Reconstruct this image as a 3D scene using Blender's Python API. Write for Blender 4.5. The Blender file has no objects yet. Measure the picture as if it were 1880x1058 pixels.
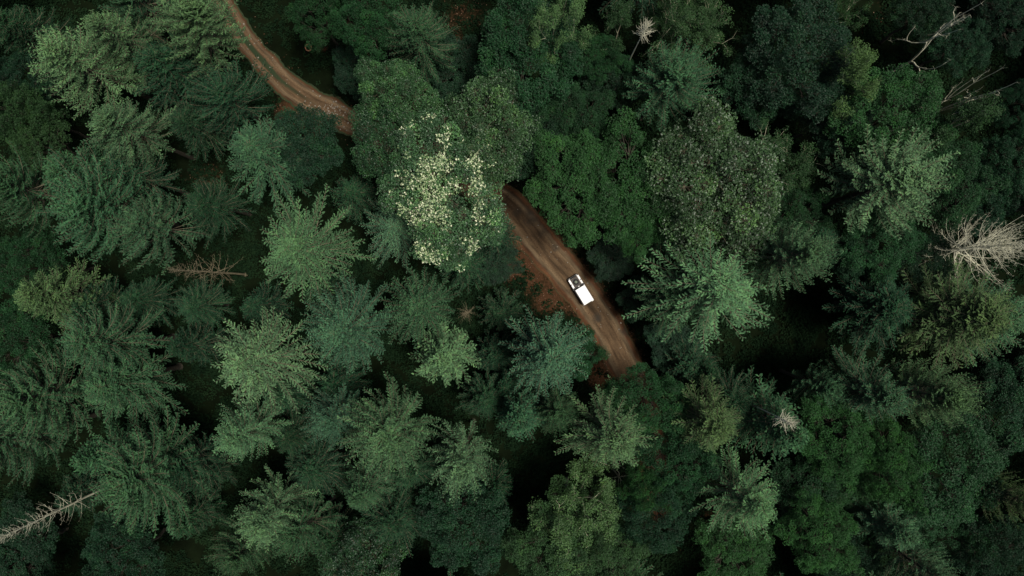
import bpy, bmesh, math, random
import numpy as np
from mathutils import Vector, Matrix, noise

sc = bpy.context.scene
COL = sc.collection
F, CX, CY, H = 1500.0, 940.0, 529.0, 123.0      # focal length in photo pixels, nadir, camera height
PI = math.pi

def W(px, py, z=0.0):
    k = (H - z) / F
    return ((px - CX) * k, -(py - CY) * k, z)

# ------------------------------------------------------------------ helpers
def unit(a):
    return a / np.maximum(np.linalg.norm(a, axis=-1, keepdims=True), 1e-9)

def np_mesh(name, V, Q, mats, midx=None, var=None, smooth=True):
    me = bpy.data.meshes.new(name)
    V = np.asarray(V, dtype=np.float32); Q = np.asarray(Q, dtype=np.int32)
    n = len(Q)
    me.vertices.add(len(V)); me.vertices.foreach_set('co', V.ravel())
    me.loops.add(n * 4); me.loops.foreach_set('vertex_index', Q.ravel())
    me.polygons.add(n)
    me.polygons.foreach_set('loop_start', np.arange(n, dtype=np.int32) * 4)
    me.polygons.foreach_set('loop_total', np.full(n, 4, dtype=np.int32))
    for m in mats: me.materials.append(m)
    if midx is not None: me.polygons.foreach_set('material_index', np.asarray(midx, dtype=np.int32))
    me.polygons.foreach_set('use_smooth', np.full(n, smooth))
    if var is not None:
        a = me.attributes.new('var', 'FLOAT', 'FACE')
        a.data.foreach_set('value', np.asarray(var, dtype=np.float32))
    me.update(calc_edges=True)
    return me

def blades(P, D, L, Wd, up=None, rng=None, cup=0.15):
    """leaf or needle spray: one kite-shaped quad each"""
    n = len(P)
    D = unit(D)
    if up is None:
        up = np.tile([0, 0, 1.0], (n, 1))
    up = up + rng.normal(0, .45, (n, 3))
    S = unit(np.cross(D, up)); N = np.cross(S, D)
    L = np.broadcast_to(L, (n,))[:, None]; Wd = np.broadcast_to(Wd, (n,))[:, None]
    mid = P + D * L * .45
    V = np.stack([P, mid + S * Wd * .5 + N * L * cup, P + D * L - N * L * .05, mid - S * Wd * .5 + N * L * cup], 1).reshape(-1, 3)
    Q = np.arange(n * 4).reshape(n, 4)
    return V, Q

def tubes(P0, P1, R0, R1, sides=4):
    P0 = np.asarray(P0, float); P1 = np.asarray(P1, float)
    n = len(P0)
    D = unit(P1 - P0)
    ref = np.where(np.abs(D[:, 2:3]) > .9, np.array([[1.0, 0, 0]]), np.array([[0, 0, 1.0]]))
    A = unit(np.cross(D, ref)); B = np.cross(D, A)
    th = np.arange(sides) * 2 * PI / sides
    ring = A[:, None, :] * np.cos(th)[None, :, None] + B[:, None, :] * np.sin(th)[None, :, None]
    R0 = np.broadcast_to(R0, (n,))[:, None, None]; R1 = np.broadcast_to(R1, (n,))[:, None, None]
    V = np.concatenate([P0[:, None] + ring * R0, P1[:, None] + ring * R1], 1).reshape(-1, 3)
    b = np.arange(n)[:, None] * 2 * sides
    k = np.arange(sides)[None, :]; k2 = (k + 1) % sides
    Q = np.stack([b + k, b + k2, b + sides + k2, b + sides + k], -1).reshape(-1, 4)
    return V, Q

class Acc:
    def __init__(s): s.V = []; s.Q = []; s.A = []; s.n = 0
    def add(s, VQ, var=None):
        V, Q = VQ
        s.V.append(V); s.Q.append(Q + s.n); s.n += len(V)
        s.A.append(np.full(len(Q), .5) if var is None else np.broadcast_to(var, (len(Q),)))
    def mesh(s, name, mats, smooth=True):
        return np_mesh(name, np.concatenate(s.V), np.concatenate(s.Q), mats, var=np.concatenate(s.A), smooth=smooth)

# ------------------------------------------------------------------ materials
def new_mat(name):
    m = bpy.data.materials.new(name); m.use_nodes = True
    nt = m.node_tree
    for n in list(nt.nodes): nt.nodes.remove(n)
    out = nt.nodes.new('ShaderNodeOutputMaterial')
    return m, nt, out

def N(nt, kind, **kw):
    n = nt.nodes.new(kind)
    for k, v in kw.items():
        if k in n.inputs: n.inputs[k].default_value = v
        else: setattr(n, k, v)
    return n

def leaf_mat(name, rough=.5, spec=.35, trans=.22, hue=(1.25, 1.12, .8), dark=.62, light=1.5):
    m, nt, out = new_mat(name)
    L = nt.links.new
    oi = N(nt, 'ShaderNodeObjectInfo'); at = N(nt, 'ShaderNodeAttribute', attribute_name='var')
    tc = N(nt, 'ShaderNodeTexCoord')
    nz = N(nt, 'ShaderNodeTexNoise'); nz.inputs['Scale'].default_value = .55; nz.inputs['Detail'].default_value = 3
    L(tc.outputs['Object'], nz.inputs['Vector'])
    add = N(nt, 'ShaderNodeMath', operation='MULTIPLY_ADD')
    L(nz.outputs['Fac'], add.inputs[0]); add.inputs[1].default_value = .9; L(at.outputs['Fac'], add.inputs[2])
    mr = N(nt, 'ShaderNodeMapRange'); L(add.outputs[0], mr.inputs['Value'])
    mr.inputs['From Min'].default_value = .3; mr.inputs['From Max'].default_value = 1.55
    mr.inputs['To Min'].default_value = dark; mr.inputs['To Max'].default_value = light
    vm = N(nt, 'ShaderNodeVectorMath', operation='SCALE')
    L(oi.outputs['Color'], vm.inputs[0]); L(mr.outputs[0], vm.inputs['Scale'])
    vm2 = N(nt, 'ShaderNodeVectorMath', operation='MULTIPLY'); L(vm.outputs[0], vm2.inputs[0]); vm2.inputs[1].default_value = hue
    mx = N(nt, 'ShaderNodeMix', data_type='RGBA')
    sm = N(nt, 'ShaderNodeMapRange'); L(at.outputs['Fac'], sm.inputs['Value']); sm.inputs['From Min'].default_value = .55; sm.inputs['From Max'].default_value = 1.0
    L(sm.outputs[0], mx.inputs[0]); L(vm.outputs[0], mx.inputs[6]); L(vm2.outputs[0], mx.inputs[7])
    pb = N(nt, 'ShaderNodeBsdfPrincipled'); pb.inputs['Roughness'].default_value = rough
    pb.inputs['Specular IOR Level'].default_value = spec
    tr = N(nt, 'ShaderNodeBsdfTranslucent')
    L(mx.outputs[2], pb.inputs['Base Color']); L(mx.outputs[2], tr.inputs['Color'])
    ms = N(nt, 'ShaderNodeMixShader'); ms.inputs[0].default_value = trans
    L(pb.outputs[0], ms.inputs[1]); L(tr.outputs[0], ms.inputs[2]); L(ms.outputs[0], out.inputs['Surface'])
    return m

def plain_mat(name, col, rough=.8, spec=.3, metal=0, var=.35, scale=2.0, bump=0):
    m, nt, out = new_mat(name)
    L = nt.links.new
    tc = N(nt, 'ShaderNodeTexCoord'); nz = N(nt, 'ShaderNodeTexNoise')
    nz.inputs['Scale'].default_value = scale; nz.inputs['Detail'].default_value = 5
    L(tc.outputs['Object'], nz.inputs['Vector'])
    mr = N(nt, 'ShaderNodeMapRange'); L(nz.outputs['Fac'], mr.inputs['Value'])
    mr.inputs['From Min'].default_value = .3; mr.inputs['From Max'].default_value = .7
    mr.inputs['To Min'].default_value = 1 - var; mr.inputs['To Max'].default_value = 1 + var
    vm = N(nt, 'ShaderNodeVectorMath', operation='SCALE'); vm.inputs[0].default_value = col
    L(mr.outputs[0], vm.inputs['Scale'])
    pb = N(nt, 'ShaderNodeBsdfPrincipled'); pb.inputs['Roughness'].default_value = rough
    pb.inputs['Specular IOR Level'].default_value = spec; pb.inputs['Metallic'].default_value = metal
    L(vm.outputs[0], pb.inputs['Base Color']); L(pb.outputs[0], out.inputs['Surface'])
    if bump:
        b = N(nt, 'ShaderNodeBump'); b.inputs['Strength'].default_value = bump
        L(nz.outputs['Fac'], b.inputs['Height']); L(b.outputs[0], pb.inputs['Normal'])
    return m

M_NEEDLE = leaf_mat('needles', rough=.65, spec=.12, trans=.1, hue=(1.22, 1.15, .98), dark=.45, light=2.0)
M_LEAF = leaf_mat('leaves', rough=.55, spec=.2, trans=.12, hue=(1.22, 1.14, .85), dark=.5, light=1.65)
M_GLOSSY = leaf_mat('glossy_leaves', rough=.45, spec=.4, trans=.12, hue=(1.7, 1.6, 1.1), dark=.4, light=1.9)  # wide light range and hue paint pale glints into the leaf colour
M_BARK = plain_mat('bark', (.055, .048, .034), var=.4, scale=3, bump=.4)
M_TWIG = plain_mat('twig_bark', (.17, .15, .095), var=.35, scale=2)
M_PALE = plain_mat('pale_bark', (.50, .48, .33), var=.3, scale=1.5)
M_DEAD = plain_mat('dead_wood', (.66, .64, .47), var=.3, scale=1.2)
M_RUST = plain_mat('rusty_dead_wood', (.27, .225, .14), var=.35, scale=1.2)

def petal_mat():
    m, nt, out = new_mat('blossom')
    at = N(nt, 'ShaderNodeAttribute', attribute_name='var'); cr = N(nt, 'ShaderNodeValToRGB')
    cr.color_ramp.elements[0].color = (.16, .28, .09, 1); cr.color_ramp.elements[1].color = (.80, .80, .56, 1)
    e = cr.color_ramp.elements.new(.55); e.color = (.40, .47, .26, 1)
    nt.links.new(at.outputs['Fac'], cr.inputs[0])
    pb = N(nt, 'ShaderNodeBsdfPrincipled'); pb.inputs['Roughness'].default_value = .6
    nt.links.new(cr.outputs[0], pb.inputs['Base Color']); nt.links.new(pb.outputs[0], out.inputs['Surface'])
    return m
M_PETAL = petal_mat()

# ------------------------------------------------------------------ tree generators (each returns parts: [(part name, mesh)])
def twig_needles(acc, P0, D, Ln, rng, step=.17, bl=.27, bw=.085, per=3, var=None, upb=.25, spr=.5):
    n = np.maximum(1, np.ceil(Ln / step)).astype(int) * per
    idx = np.repeat(np.arange(len(P0)), n)
    t = rng.uniform(0, 1, len(idx))
    D = unit(D)
    p = P0[idx] + D[idx] * (Ln[idx] * t)[:, None]
    r = rng.normal(0, 1, (len(idx), 3)); r -= D[idx] * np.sum(r * D[idx], 1)[:, None]
    r = unit(r); r[:, 2] = r[:, 2] * .6 + upb
    d = D[idx] * .85 + r * spr
    v = (var[idx] if var is not None else .5) + rng.uniform(-.12, .12, len(idx))
    acc.add(blades(p, d, bl * rng.uniform(.7, 1.25, len(idx)), bw, rng=rng), np.clip(v, 0, 1))

def fir(name, seed, h=30., R=5., z0=.22, prof=.8, top_el=58, low_el=-8, sag=.18, upturn=.12, gap=.75, nb=6,
        tw=1.15, bushy=1.0, bare=.22, blade=(.27, .085), per=3, wood=M_TWIG, dead=False, drop=.06, wood_r=.022, round_=0., curl=.08, tr_=.017, spr=.36):
    rng = np.random.default_rng(seed)
    needles = Acc(); wd = Acc()
    # trunk: slightly wavy taper
    K = 14; zs = np.linspace(0, h, K); wob = np.cumsum(rng.normal(0, .035, (K, 2)), 0) * (h / 30)
    T = np.column_stack([wob[:, 0], wob[:, 1], zs]); T[0, :2] = 0
    tr = (.20 if dead else .32) * h / 30 * (1 - zs / h) ** .8 + .02
    ta = Acc(); ta.add(tubes(T[:-1], T[1:], tr[:-1], tr[1:], 8))
    flare = tubes(np.array([[0, 0, -.3]]), T[:1] + np.array([[0, 0, .5]]), .55 * h / 30, .34 * h / 30, 8); ta.add(flare)
    z = h * z0; TP = []; TD = []; TL = []; TV = []
    lop = rng.uniform(0, 2 * PI)
    while z < h - .15:
        t = (z - h * z0) / (h * (1 - z0))
        cone = (1 - t) ** prof
        dome = math.sqrt(max(0, 1 - t ** 2.2))
        L0 = R * (cone * (1 - round_) + dome * round_) + .25
        k = nb if t < .85 else max(4, nb - 1)
        a0 = rng.uniform(0, 2 * PI)
        for b in range(k):
            if rng.random() < drop: continue
            az = a0 + 2 * PI * b / k + rng.normal(0, .22)
            Lb = L0 * rng.uniform(.68, 1.13) * (1 + .12 * math.cos(az - lop))
            if rng.random() < .07: Lb *= 1.18
            el = math.radians(low_el + (top_el - low_el) * t ** 1.6 + rng.normal(0, 6))
            zz = z + rng.uniform(-.3, .3)
            c = np.array([np.interp(zz, zs, T[:, 0]), np.interp(zz, zs, T[:, 1]), zz])
            ks = 7; s = np.linspace(0, 1, ks)
            bend = rng.normal(0, curl)
            ux = np.array([math.cos(az), math.sin(az), 0]); uy = np.array([-math.sin(az), math.cos(az), 0])
            hh = math.cos(el) * s * Lb
            vv = Lb * (math.sin(el) * s - sag * s ** 2 + upturn * s ** 4 * 1.6)
            P = c + ux * hh[:, None] + uy * (bend * Lb * s ** 2)[:, None] + np.array([0, 0, 1]) * vv[:, None]
            rad = wood_r * (.5 + .35 * Lb) * (1 - s * .85)
            wd.add(tubes(P[:-1], P[1:], rad[:-1], rad[1:], 3))
            # twigs both sides
            inner = (bare if t < .5 else bare * .5) if Lb > 1.5 else .03
            n = max(4, int(Lb * (1 - inner) / (.135 / bushy)))
            ss = np.linspace(inner, .99, n) + rng.uniform(-.015, .015, n)
            pp = np.column_stack([np.interp(ss, s, P[:, q]) for q in range(3)])
            tang = unit(np.column_stack([np.interp(ss + .05, s, P[:, q]) - np.interp(ss - .08, s, P[:, q]) for q in range(3)]))
            side = np.where(np.arange(n) % 2 == 0, 1., -1.)[:, None]
            u = np.clip((ss - inner) / (1 - inner), 0, 1)
            tl = np.minimum(tw, .45 * Lb + .15) * (np.clip(u * 2.6, .15, 1)) * (1 - u) ** .6 * rng.uniform(.35, 1.2, n) + .14
            td = tang * rng.uniform(.6, 1.3, (n, 1)) + uy * side * .85 + rng.normal(0, .24, (n, 3)) + np.array([0, 0, -.06 if not dead else .15])
            TP.append(pp); TD.append(td); TL.append(tl)
            bv = np.clip(rng.normal(.40, .16) + .42 * t ** 2.5, .05, .95)  # paler young growth up the crown, with lighter-top shading painted in too
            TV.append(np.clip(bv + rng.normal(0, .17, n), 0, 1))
        z += gap * rng.uniform(.8, 1.2) * (1 - .45 * t) * (.75 if t > .8 else 1)
    TP = np.concatenate(TP); TD = unit(np.concatenate(TD)); TL = np.concatenate(TL); TV = np.concatenate(TV)
    if dead:
        m = rng.random(len(TP)) < .75
        TP, TD, TL = TP[m], TD[m], TL[m]
        e = TP + TD * TL[:, None]; 
        wd.add(tubes(TP, e, tr_, .007, 3))
        q = TP + TD * (TL * .5)[:, None]
        d2 = unit(TD + rng.normal(0, .5, TD.shape)); wd.add(tubes(q, q + d2 * (TL * .5)[:, None], .011, .005, 3))
        return [('trunk', ta.mesh(name + '_trunk', [wood])), ('branches', wd.mesh(name + '_branches', [wood]))]
    wd.add(tubes(TP, TP + TD * (TL * .8)[:, None], .012, .005, 3))
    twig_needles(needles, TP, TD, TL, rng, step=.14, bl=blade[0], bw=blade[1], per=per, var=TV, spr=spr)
    # leader shoot
    lp = np.array([[T[-1, 0], T[-1, 1], h - .6]]); twig_needles(needles, np.repeat(lp, 6, 0), rng.normal(0, .25, (6, 3)) + [0, 0, 1.], np.full(6, .9), rng, bl=.22, bw=.07, var=np.full(6, .8))
    return [('trunk', ta.mesh(name + '_trunk', [M_BARK])), ('branches', wd.mesh(name + '_branches', [wood])),
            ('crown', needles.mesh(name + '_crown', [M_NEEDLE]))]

def curve_limb(acc, a, b, r0, r1, rng, k=5, bow=.12, sides=4):
    a = np.asarray(a, float); b = np.asarray(b, float)
    s = np.linspace(0, 1, k + 1)[:, None]
    ln = np.linalg.norm(b - a)
    off = rng.normal(0, bow * ln, 3); off[2] -= abs(off[2]) * .3
    P = a + (b - a) * s + off * (np.sin(s * PI) * .6) + np.array([0, 0, 1.]) * (-(.12 * ln) * np.sin(s * PI))
    P[1:-1] += rng.normal(0, .025 * ln, (k - 1, 3))
    r = np.linspace(r0, r1, k + 1)
    acc.add(tubes(P[:-1], P[1:], r[:-1], r[1:], sides))
    return P

def hardwood(name, seed, h=22., R=6., depth=5.5, nclump=70, rc=(.95, 1.6), nsub=15, rsub=(.34, .52), nleaf=26, leaf=(.24, .19),
             mat=M_LEAF, bark=M_BARK, lobes=5, lobe_amp=.22, petals=None, fill=.35, twigs=True, ys=1., sep=.8):
    rng = np.random.default_rng(seed)
    lv = Acc(); wd = Acc()
    ph = rng.uniform(0, 2 * PI, 3)
    def edge(a): return 1 + lobe_amp * (math.sin(lobes * a + ph[0]) * .6 + math.sin((lobes + 2) * a + ph[1]) * .4 + .5 * math.sin(2 * a + ph[2]))
    cl = []; tries = 0
    while len(cl) < nclump and tries < 6000:
        tries += 1
        a = rng.uniform(0, 2 * PI); q = math.sqrt(rng.uniform(0, 1)) 
        r = q * R * edge(a)
        if rng.random() < fill:      # skirt down the side
            q = rng.uniform(.75, 1.); r = q * R * edge(a); zt = h - depth * rng.uniform(.5, 1.0)
        else:
            bump = noise.noise(Vector((r * math.cos(a) * .35 + seed, r * math.sin(a) * .35, 0))) * depth * .5 + rng.normal(0, .45)
            zt = h - depth * (1 - math.sqrt(max(0, 1 - (q * .97) ** 2))) * .8 + bump - .8
        p = np.array([r * math.cos(a), r * math.sin(a) * ys, zt])
        rr = rng.uniform(*rc) * (1.05 - .25 * q)
        if all(np.linalg.norm(p - c[0]) > sep * (rr + c[1]) for c in cl): cl.append((p, rr))
    # trunk and limbs
    base = np.array([0, 0, -.3]); fork = np.array([rng.normal(0, .3), rng.normal(0, .3), h * .45])
    tp = curve_limb(wd, base, fork, .38 * h / 22, .24 * h / 22, rng, 6, .02, 8)
    mains = []
    for i in range(7):
        a = 2 * PI * i / 7 + rng.normal(0, .25); e = np.array([math.cos(a) * R * .5, math.sin(a) * R * .5, h - depth * .75])
        mains.append(curve_limb(wd, fork, e, .16, .08, rng, 5, .06, 5))
    mains.append(curve_limb(wd, fork, np.array([0, 0, h - depth * .4]), .18, .08, rng, 5, .04, 5))
    mp = np.concatenate(mains)
    C = []; SR = []; SV = []; CN = []
    for p, rr in cl:
        j = np.argmin(np.linalg.norm(mp - (p - [0, 0, rr]), axis=1) + (mp[:, 2] > p[2]) * 5)
        curve_limb(wd, mp[j], p, .06, .025, rng, 4, .1, 4)
        cv = np.clip(rng.normal(.42, .17), 0, .9)
        m = int(nsub * (rr / 1.25) ** 2) + 3
        pool = unit(rng.normal(0, 1, (m * 5, 3))); pool[:, 2] = np.where(pool[:, 2] < -.25, -pool[:, 2], pool[:, 2])
        pick = [0]; dm = np.linalg.norm(pool - pool[0], axis=1)
        for _ in range(m - 1):
            k_ = int(np.argmax(dm)); pick.append(k_); dm = np.minimum(dm, np.linalg.norm(pool - pool[k_], axis=1))
        d = pool[pick]
        q = p + d * rr * rng.uniform(.75, 1.1, (m, 1)) * [1, 1, .75]
        if twigs: wd.add(tubes(np.repeat(p[None], m, 0), p + (q - p) * .85, .014, .006, 3))
        C.append(q); SR.append(rng.uniform(*rsub, m)); SV.append(np.clip(cv + rng.normal(0, .1, m), 0, 1)); CN.append(d)
    C = np.concatenate(C); SR = np.concatenate(SR); SV = np.concatenate(SV)
    idx = np.repeat(np.arange(len(C)), nleaf)
    d = unit(rng.normal(0, 1, (len(idx), 3))); d[:, 2] = np.where(d[:, 2] < -.3, -d[:, 2], d[:, 2])
    rad = SR[idx] * rng.uniform(.6, 1.02, len(idx))
    P = C[idx] + d * rad[:, None] * [1, 1, .7]
    dirv = d * [1, 1, .25] + rng.normal(0, .45, d.shape)
    v = np.clip(SV[idx] + rng.uniform(-.2, .2, len(idx)), 0, 1)
    lv.add(blades(P, dirv, leaf[0] * rng.uniform(.7, 1.3, len(idx)), leaf[1], up=d * .5 + [0, 0, .8], rng=rng), v)
    parts = [('trunk', wd.mesh(name + '_trunk', [bark])), ('crown', lv.mesh(name + '_crown', [mat]))]
    if petals:
        pt = Acc(); f = petals
        w = np.array([f(c[0], c[1]) for c in C]); m = rng.random(len(C)) < w
        C2 = C[m]; S2 = SR[m]
        idx = np.repeat(np.arange(len(C2)), 12)
        d = unit(rng.normal(0, 1, (len(idx), 3))); d[:, 2] = np.abs(d[:, 2])
        P = C2[idx] + d * (S2[idx] * rng.uniform(.9, 1.25, len(idx)))[:, None]
        pt.add(blades(P, d * [1, 1, .2] + rng.normal(0, .5, d.shape), .33 * rng.uniform(.3, 1.3, len(idx)), .22, rng=rng), np.clip(rng.beta(1.2, 1.5, len(idx)), 0, 1))
        parts.append(('blossom', pt.mesh(name + '_blossom', [M_PETAL])))
    return parts

def branchy(name, seed, h=22., R=6., levels=5, leaves=26, leaf=(.2, .13), bark=M_PALE, mat=M_LEAF, cluster=.55, spread=.62, keep=1.0, r0=.26, fork=.35, wave=.12, thin=.62):
    """open crown on a forking skeleton with pale limbs (leaves=0: a dead snag)"""
    rng = np.random.default_rng(seed)
    wd = Acc(); tips = []; seg = []
    def grow(p, d, ln, r, lev):
        k = 3; q = p
        for i in range(k):
            d = unit(d + rng.normal(0, wave, 3) + np.array([0, 0, .03]))
            e = q + d * ln / k; seg.append((q, e, r * (1 - .3 * i / k), r * (1 - .3 * (i + 1) / k))); q = e
            if lev >= 2 and rng.random() < .5: tips.append(q)
        if lev >= levels: tips.append(q); return
        n = rng.integers(2, 5) if lev < 3 else rng.integers(2, 4)
        perp = unit(np.cross(d, rng.normal(0, 1, 3)))
        for i in range(n):
            a = 2 * PI * i / n + rng.normal(0, .3)
            pv = perp * math.cos(a) + np.cross(d, perp) * math.sin(a)
            if rng.random() > keep and lev > 1: continue
            grow(q, unit(d + pv * spread * rng.uniform(.6, 1.4) + [0, 0, -.05]), ln * rng.uniform(.6, .88), r * thin, lev + 1)
    grow(np.array([0, 0, -.3]), np.array([0, 0, 1.]), h * fork, r0, 0)
    P0 = np.array([s[0] for s in seg]); P1 = np.array([s[1] for s in seg])
    R0 = np.array([s[2] for s in seg]); R1 = np.array([s[3] for s in seg])
    tips = np.array(tips)
    sz = h / max(P1[:, 2].max(), 1); rr = np.percentile(np.linalg.norm(P1[:, :2], axis=1), 88); sr = R / rr
    S = np.array([sr, sr, sz]); P0 *= S; P1 *= S; tips *= S
    wd.add(tubes(P0, P1, np.maximum(R0, .016), np.maximum(R1, .013), 4))
    parts = []
    if leaves:
        idx = np.repeat(np.arange(len(tips)), leaves)
        v0 = np.clip(rng.normal(.45, .18, len(tips)), 0, 1)
        d = unit(rng.normal(0, 1, (len(idx), 3)))
        P = tips[idx] + d * (cluster * rng.uniform(.2, 1.1, len(idx)))[:, None] * [1, 1, .6] + [0, 0, .1]
        lv = Acc(); lv.add(blades(P, d * [1, 1, .3] + rng.normal(0, .4, d.shape), leaf[0] * rng.uniform(.7, 1.3, len(idx)), leaf[1], rng=rng), np.clip(v0[idx] + rng.uniform(-.2, .2, len(idx)), 0, 1))
        parts.append(('crown', lv.mesh(name + '_crown', [mat])))
    else:
        # fine dead twigs
        idx = np.repeat(np.arange(len(tips)), 3)
        d = unit(rng.normal(0, 1, (len(idx), 3)) + [0, 0, .4]); q = tips[idx]
        wd.add(tubes(q, q + d * rng.uniform(.25, .7, (len(idx), 1)), .012, .005, 3))
    parts.insert(0, ('trunk', wd.mesh(name + '_trunk', [bark])))
    return parts

# prototypes: name -> (parts, unit height, unit radius, z fraction of widest part)
PROTO = {}
def proto(key, parts, h, R, zf): PROTO[key] = (parts, h, R, zf)
# A: spiky fir with separate star branches;  B: dense fir with tufted, rounded tips;  C: soft drooping fir
for i, (nb_, gp_, pf_, sg_) in enumerate(((7, .70, .60, .10), (6, .80, .66, .14), (8, .72, .52, .06), (7, .62, .75, .16))):
    proto('A%d' % i, fir('star_fir', 11 + i, z0=.52, prof=pf_, nb=nb_, gap=gp_, tw=.58, sag=sg_, upturn=.16, drop=.06, low_el=2, top_el=50, bare=.2,
          blade=(.17, .07), per=4, round_=.3, wood_r=.026), 30, 5, .72)
for i, (nb_, gp_, rd_, up_) in enumerate(((6, .60, .75, .30), (7, .55, .9, .22), (6, .66, .6, .34), (8, .5, .8, .26))):
    proto('B%d' % i, fir('tufted_fir', 31 + i, R=5, nb=nb_, gap=gp_, tw=.6, sag=.04, upturn=up_, low_el=8, top_el=60, round_=rd_, z0=.56, bushy=1.1, bare=.35, blade=(.17, .08), per=4, drop=.06), 30, 5, .78)
for i in range(2):
    proto('C%d' % i, fir('soft_fir', 51 + i, prof=.7, z0=.5, nb=7, gap=.7, tw=.9, sag=.2, upturn=.07, low_el=4, round_=.35, blade=(.2, .07), bushy=.85, per=4), 30, 5, .7)
for i in range(2):
    proto('Y%d' % i, fir('young_fir', 61 + i, h=18, R=3, prof=.75, nb=6, gap=.55, tw=.6, sag=.08, upturn=.14, z0=.3, drop=.08, round_=.3, blade=(.17, .075), per=4), 18, 3, .6)
for i in range(3):
    proto('M%d' % i, hardwood('leafy', 71 + i, R=6, nclump=90, sep=.9, nsub=17, rc=(.7, 1.3), lobe_amp=.28, rsub=(.28, .42), leaf=(.16, .12), nleaf=40), 22, 6, .82)
for i in range(3):
    proto('D%d' % i, hardwood('round_clump', 81 + i, sep=.88, R=6, nclump=85, rc=(.8, 1.25), rsub=(.27, .38), nsub=19, nleaf=34, leaf=(.17, .15)), 22, 6, .82)
for i in range(2):
    proto('G%d' % i, hardwood('glossy', 91 + i, R=6, nclump=80, nsub=17, rsub=(.28, .42), nleaf=24, leaf=(.22, .14), mat=M_GLOSSY, bark=M_TWIG, lobe_amp=.25), 22, 6, .82)
for i in range(3):
    proto('S%d' % i, branchy('open_crown', 101 + i, levels=5, leaves=32, leaf=(.19, .12), cluster=.6), 22, 6, .8)
proto('K0', branchy('snag', 111, h=20, R=4, levels=3, leaves=0, bark=M_DEAD, keep=.8, spread=.8, wave=.25, r0=.24), 20, 4, .8)
proto('K1', branchy('snag', 118, h=20, R=4, levels=3, leaves=0, bark=M_DEAD, keep=.85, spread=.9, wave=.25, r0=.24), 20, 4, .8)
proto('X3', fir('dead_top', 141, R=1.9, h=29, nb=5, gap=.42, tw=.5, wood=M_DEAD, dead=True, z0=.86, bushy=.5, curl=.15, tr_=.018, wood_r=.06, top_el=60, low_el=10, round_=.3, drop=.1), 29, 1.9, .9)
proto('X2', fir('grey_snag', 151, R=5.2, h=27, nb=5, gap=.62, tw=1.0, wood=M_DEAD, dead=True, z0=.45, bushy=.5, wood_r=.028, top_el=62, low_el=5, round_=.6, sag=-.15, upturn=.25, bare=.1, drop=.15, curl=.22, tr_=.016), 27, 5.2, .78)
proto('X0', fir('dead_fir', 121, R=2.6, h=29, nb=3, gap=.75, tw=.7, wood=M_DEAD, dead=True, z0=.35, bushy=.3, wood_r=.02, top_el=55, low_el=15, round_=.5, sag=-.05, tr_=.012, bare=.35), 29, 2.6, .6)
proto('X1', fir('dead_fir', 122, R=3.6, h=24, nb=3, gap=.8, tw=.6, wood=M_RUST, dead=True, z0=.3, bushy=.35, wood_r=.017, top_el=55, low_el=0, curl=.14, tr_=.012), 24, 3.6, .6)

def petal_w(x, y):
    # blossom covers the middle and the lower end of this crown, in patches
    w = math.exp(-((x - .3) / 5.0) ** 4 - ((y + 1.0) / 8.6) ** 4)
    nn = noise.noise(Vector((x * .40, y * .40, 5.5))) + .7 * noise.noise(Vector((x * 1.1, y * 1.1, 2.5)))
    return min(1, max(0, w * (.60 + 3.0 * nn)))
BLOOM = hardwood('blossom_tree', 131, h=26, R=7.2, depth=6, nclump=120, rsub=(.26, .42), nsub=17, nleaf=20, leaf=(.24, .15), mat=M_GLOSSY, bark=M_TWIG,
                 lobe_amp=.2, petals=petal_w, ys=1.4)
proto('F0', BLOOM, 26, 7.2, .85)

def empty(name, loc):
    o = bpy.data.objects.new(name, None); COL.objects.link(o); o.location = loc; o.empty_display_size = .5
    return o
def child(name, me, parent):
    o = bpy.data.objects.new(name, me); COL.objects.link(o); o.parent = parent
    return o
def tag(o, label=None, cat=None, group=None, kind=None):
    if label: o['label'] = label
    if cat: o['category'] = cat
    if group: o['group'] = group
    if kind: o['kind'] = kind
    return o

TONE = {  # fd, mm, md: dark foliage, lowered further to paint shade of the lower tier
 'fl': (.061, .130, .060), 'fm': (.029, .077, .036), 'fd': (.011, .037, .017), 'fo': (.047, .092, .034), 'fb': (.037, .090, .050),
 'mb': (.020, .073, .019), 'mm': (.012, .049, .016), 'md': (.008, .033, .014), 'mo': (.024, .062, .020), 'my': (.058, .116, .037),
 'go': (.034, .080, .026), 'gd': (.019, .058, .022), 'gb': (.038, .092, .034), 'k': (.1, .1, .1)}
NAMES = {'A': ('fir_tree', 'fir'), 'B': ('fir_tree', 'fir'), 'C': ('fir_tree', 'fir'), 'Y': ('fir_tree', 'fir'), 'M': ('broadleaf_tree', 'tree'),
         'D': ('broadleaf_tree', 'tree'), 'G': ('broadleaf_tree', 'tree'), 'F': ('flowering_tree', 'tree'), 'S': ('broadleaf_tree', 'tree'),
         'K': ('dead_tree', 'dead tree'), 'X': ('dead_tree', 'dead tree')}
GROUPS = {'fir_tree': 'firs of the forest', 'broadleaf_tree': 'broadleaf trees of the forest', 'dead_tree': 'dead bare trees in the forest', 'flowering_tree': None}

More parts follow.
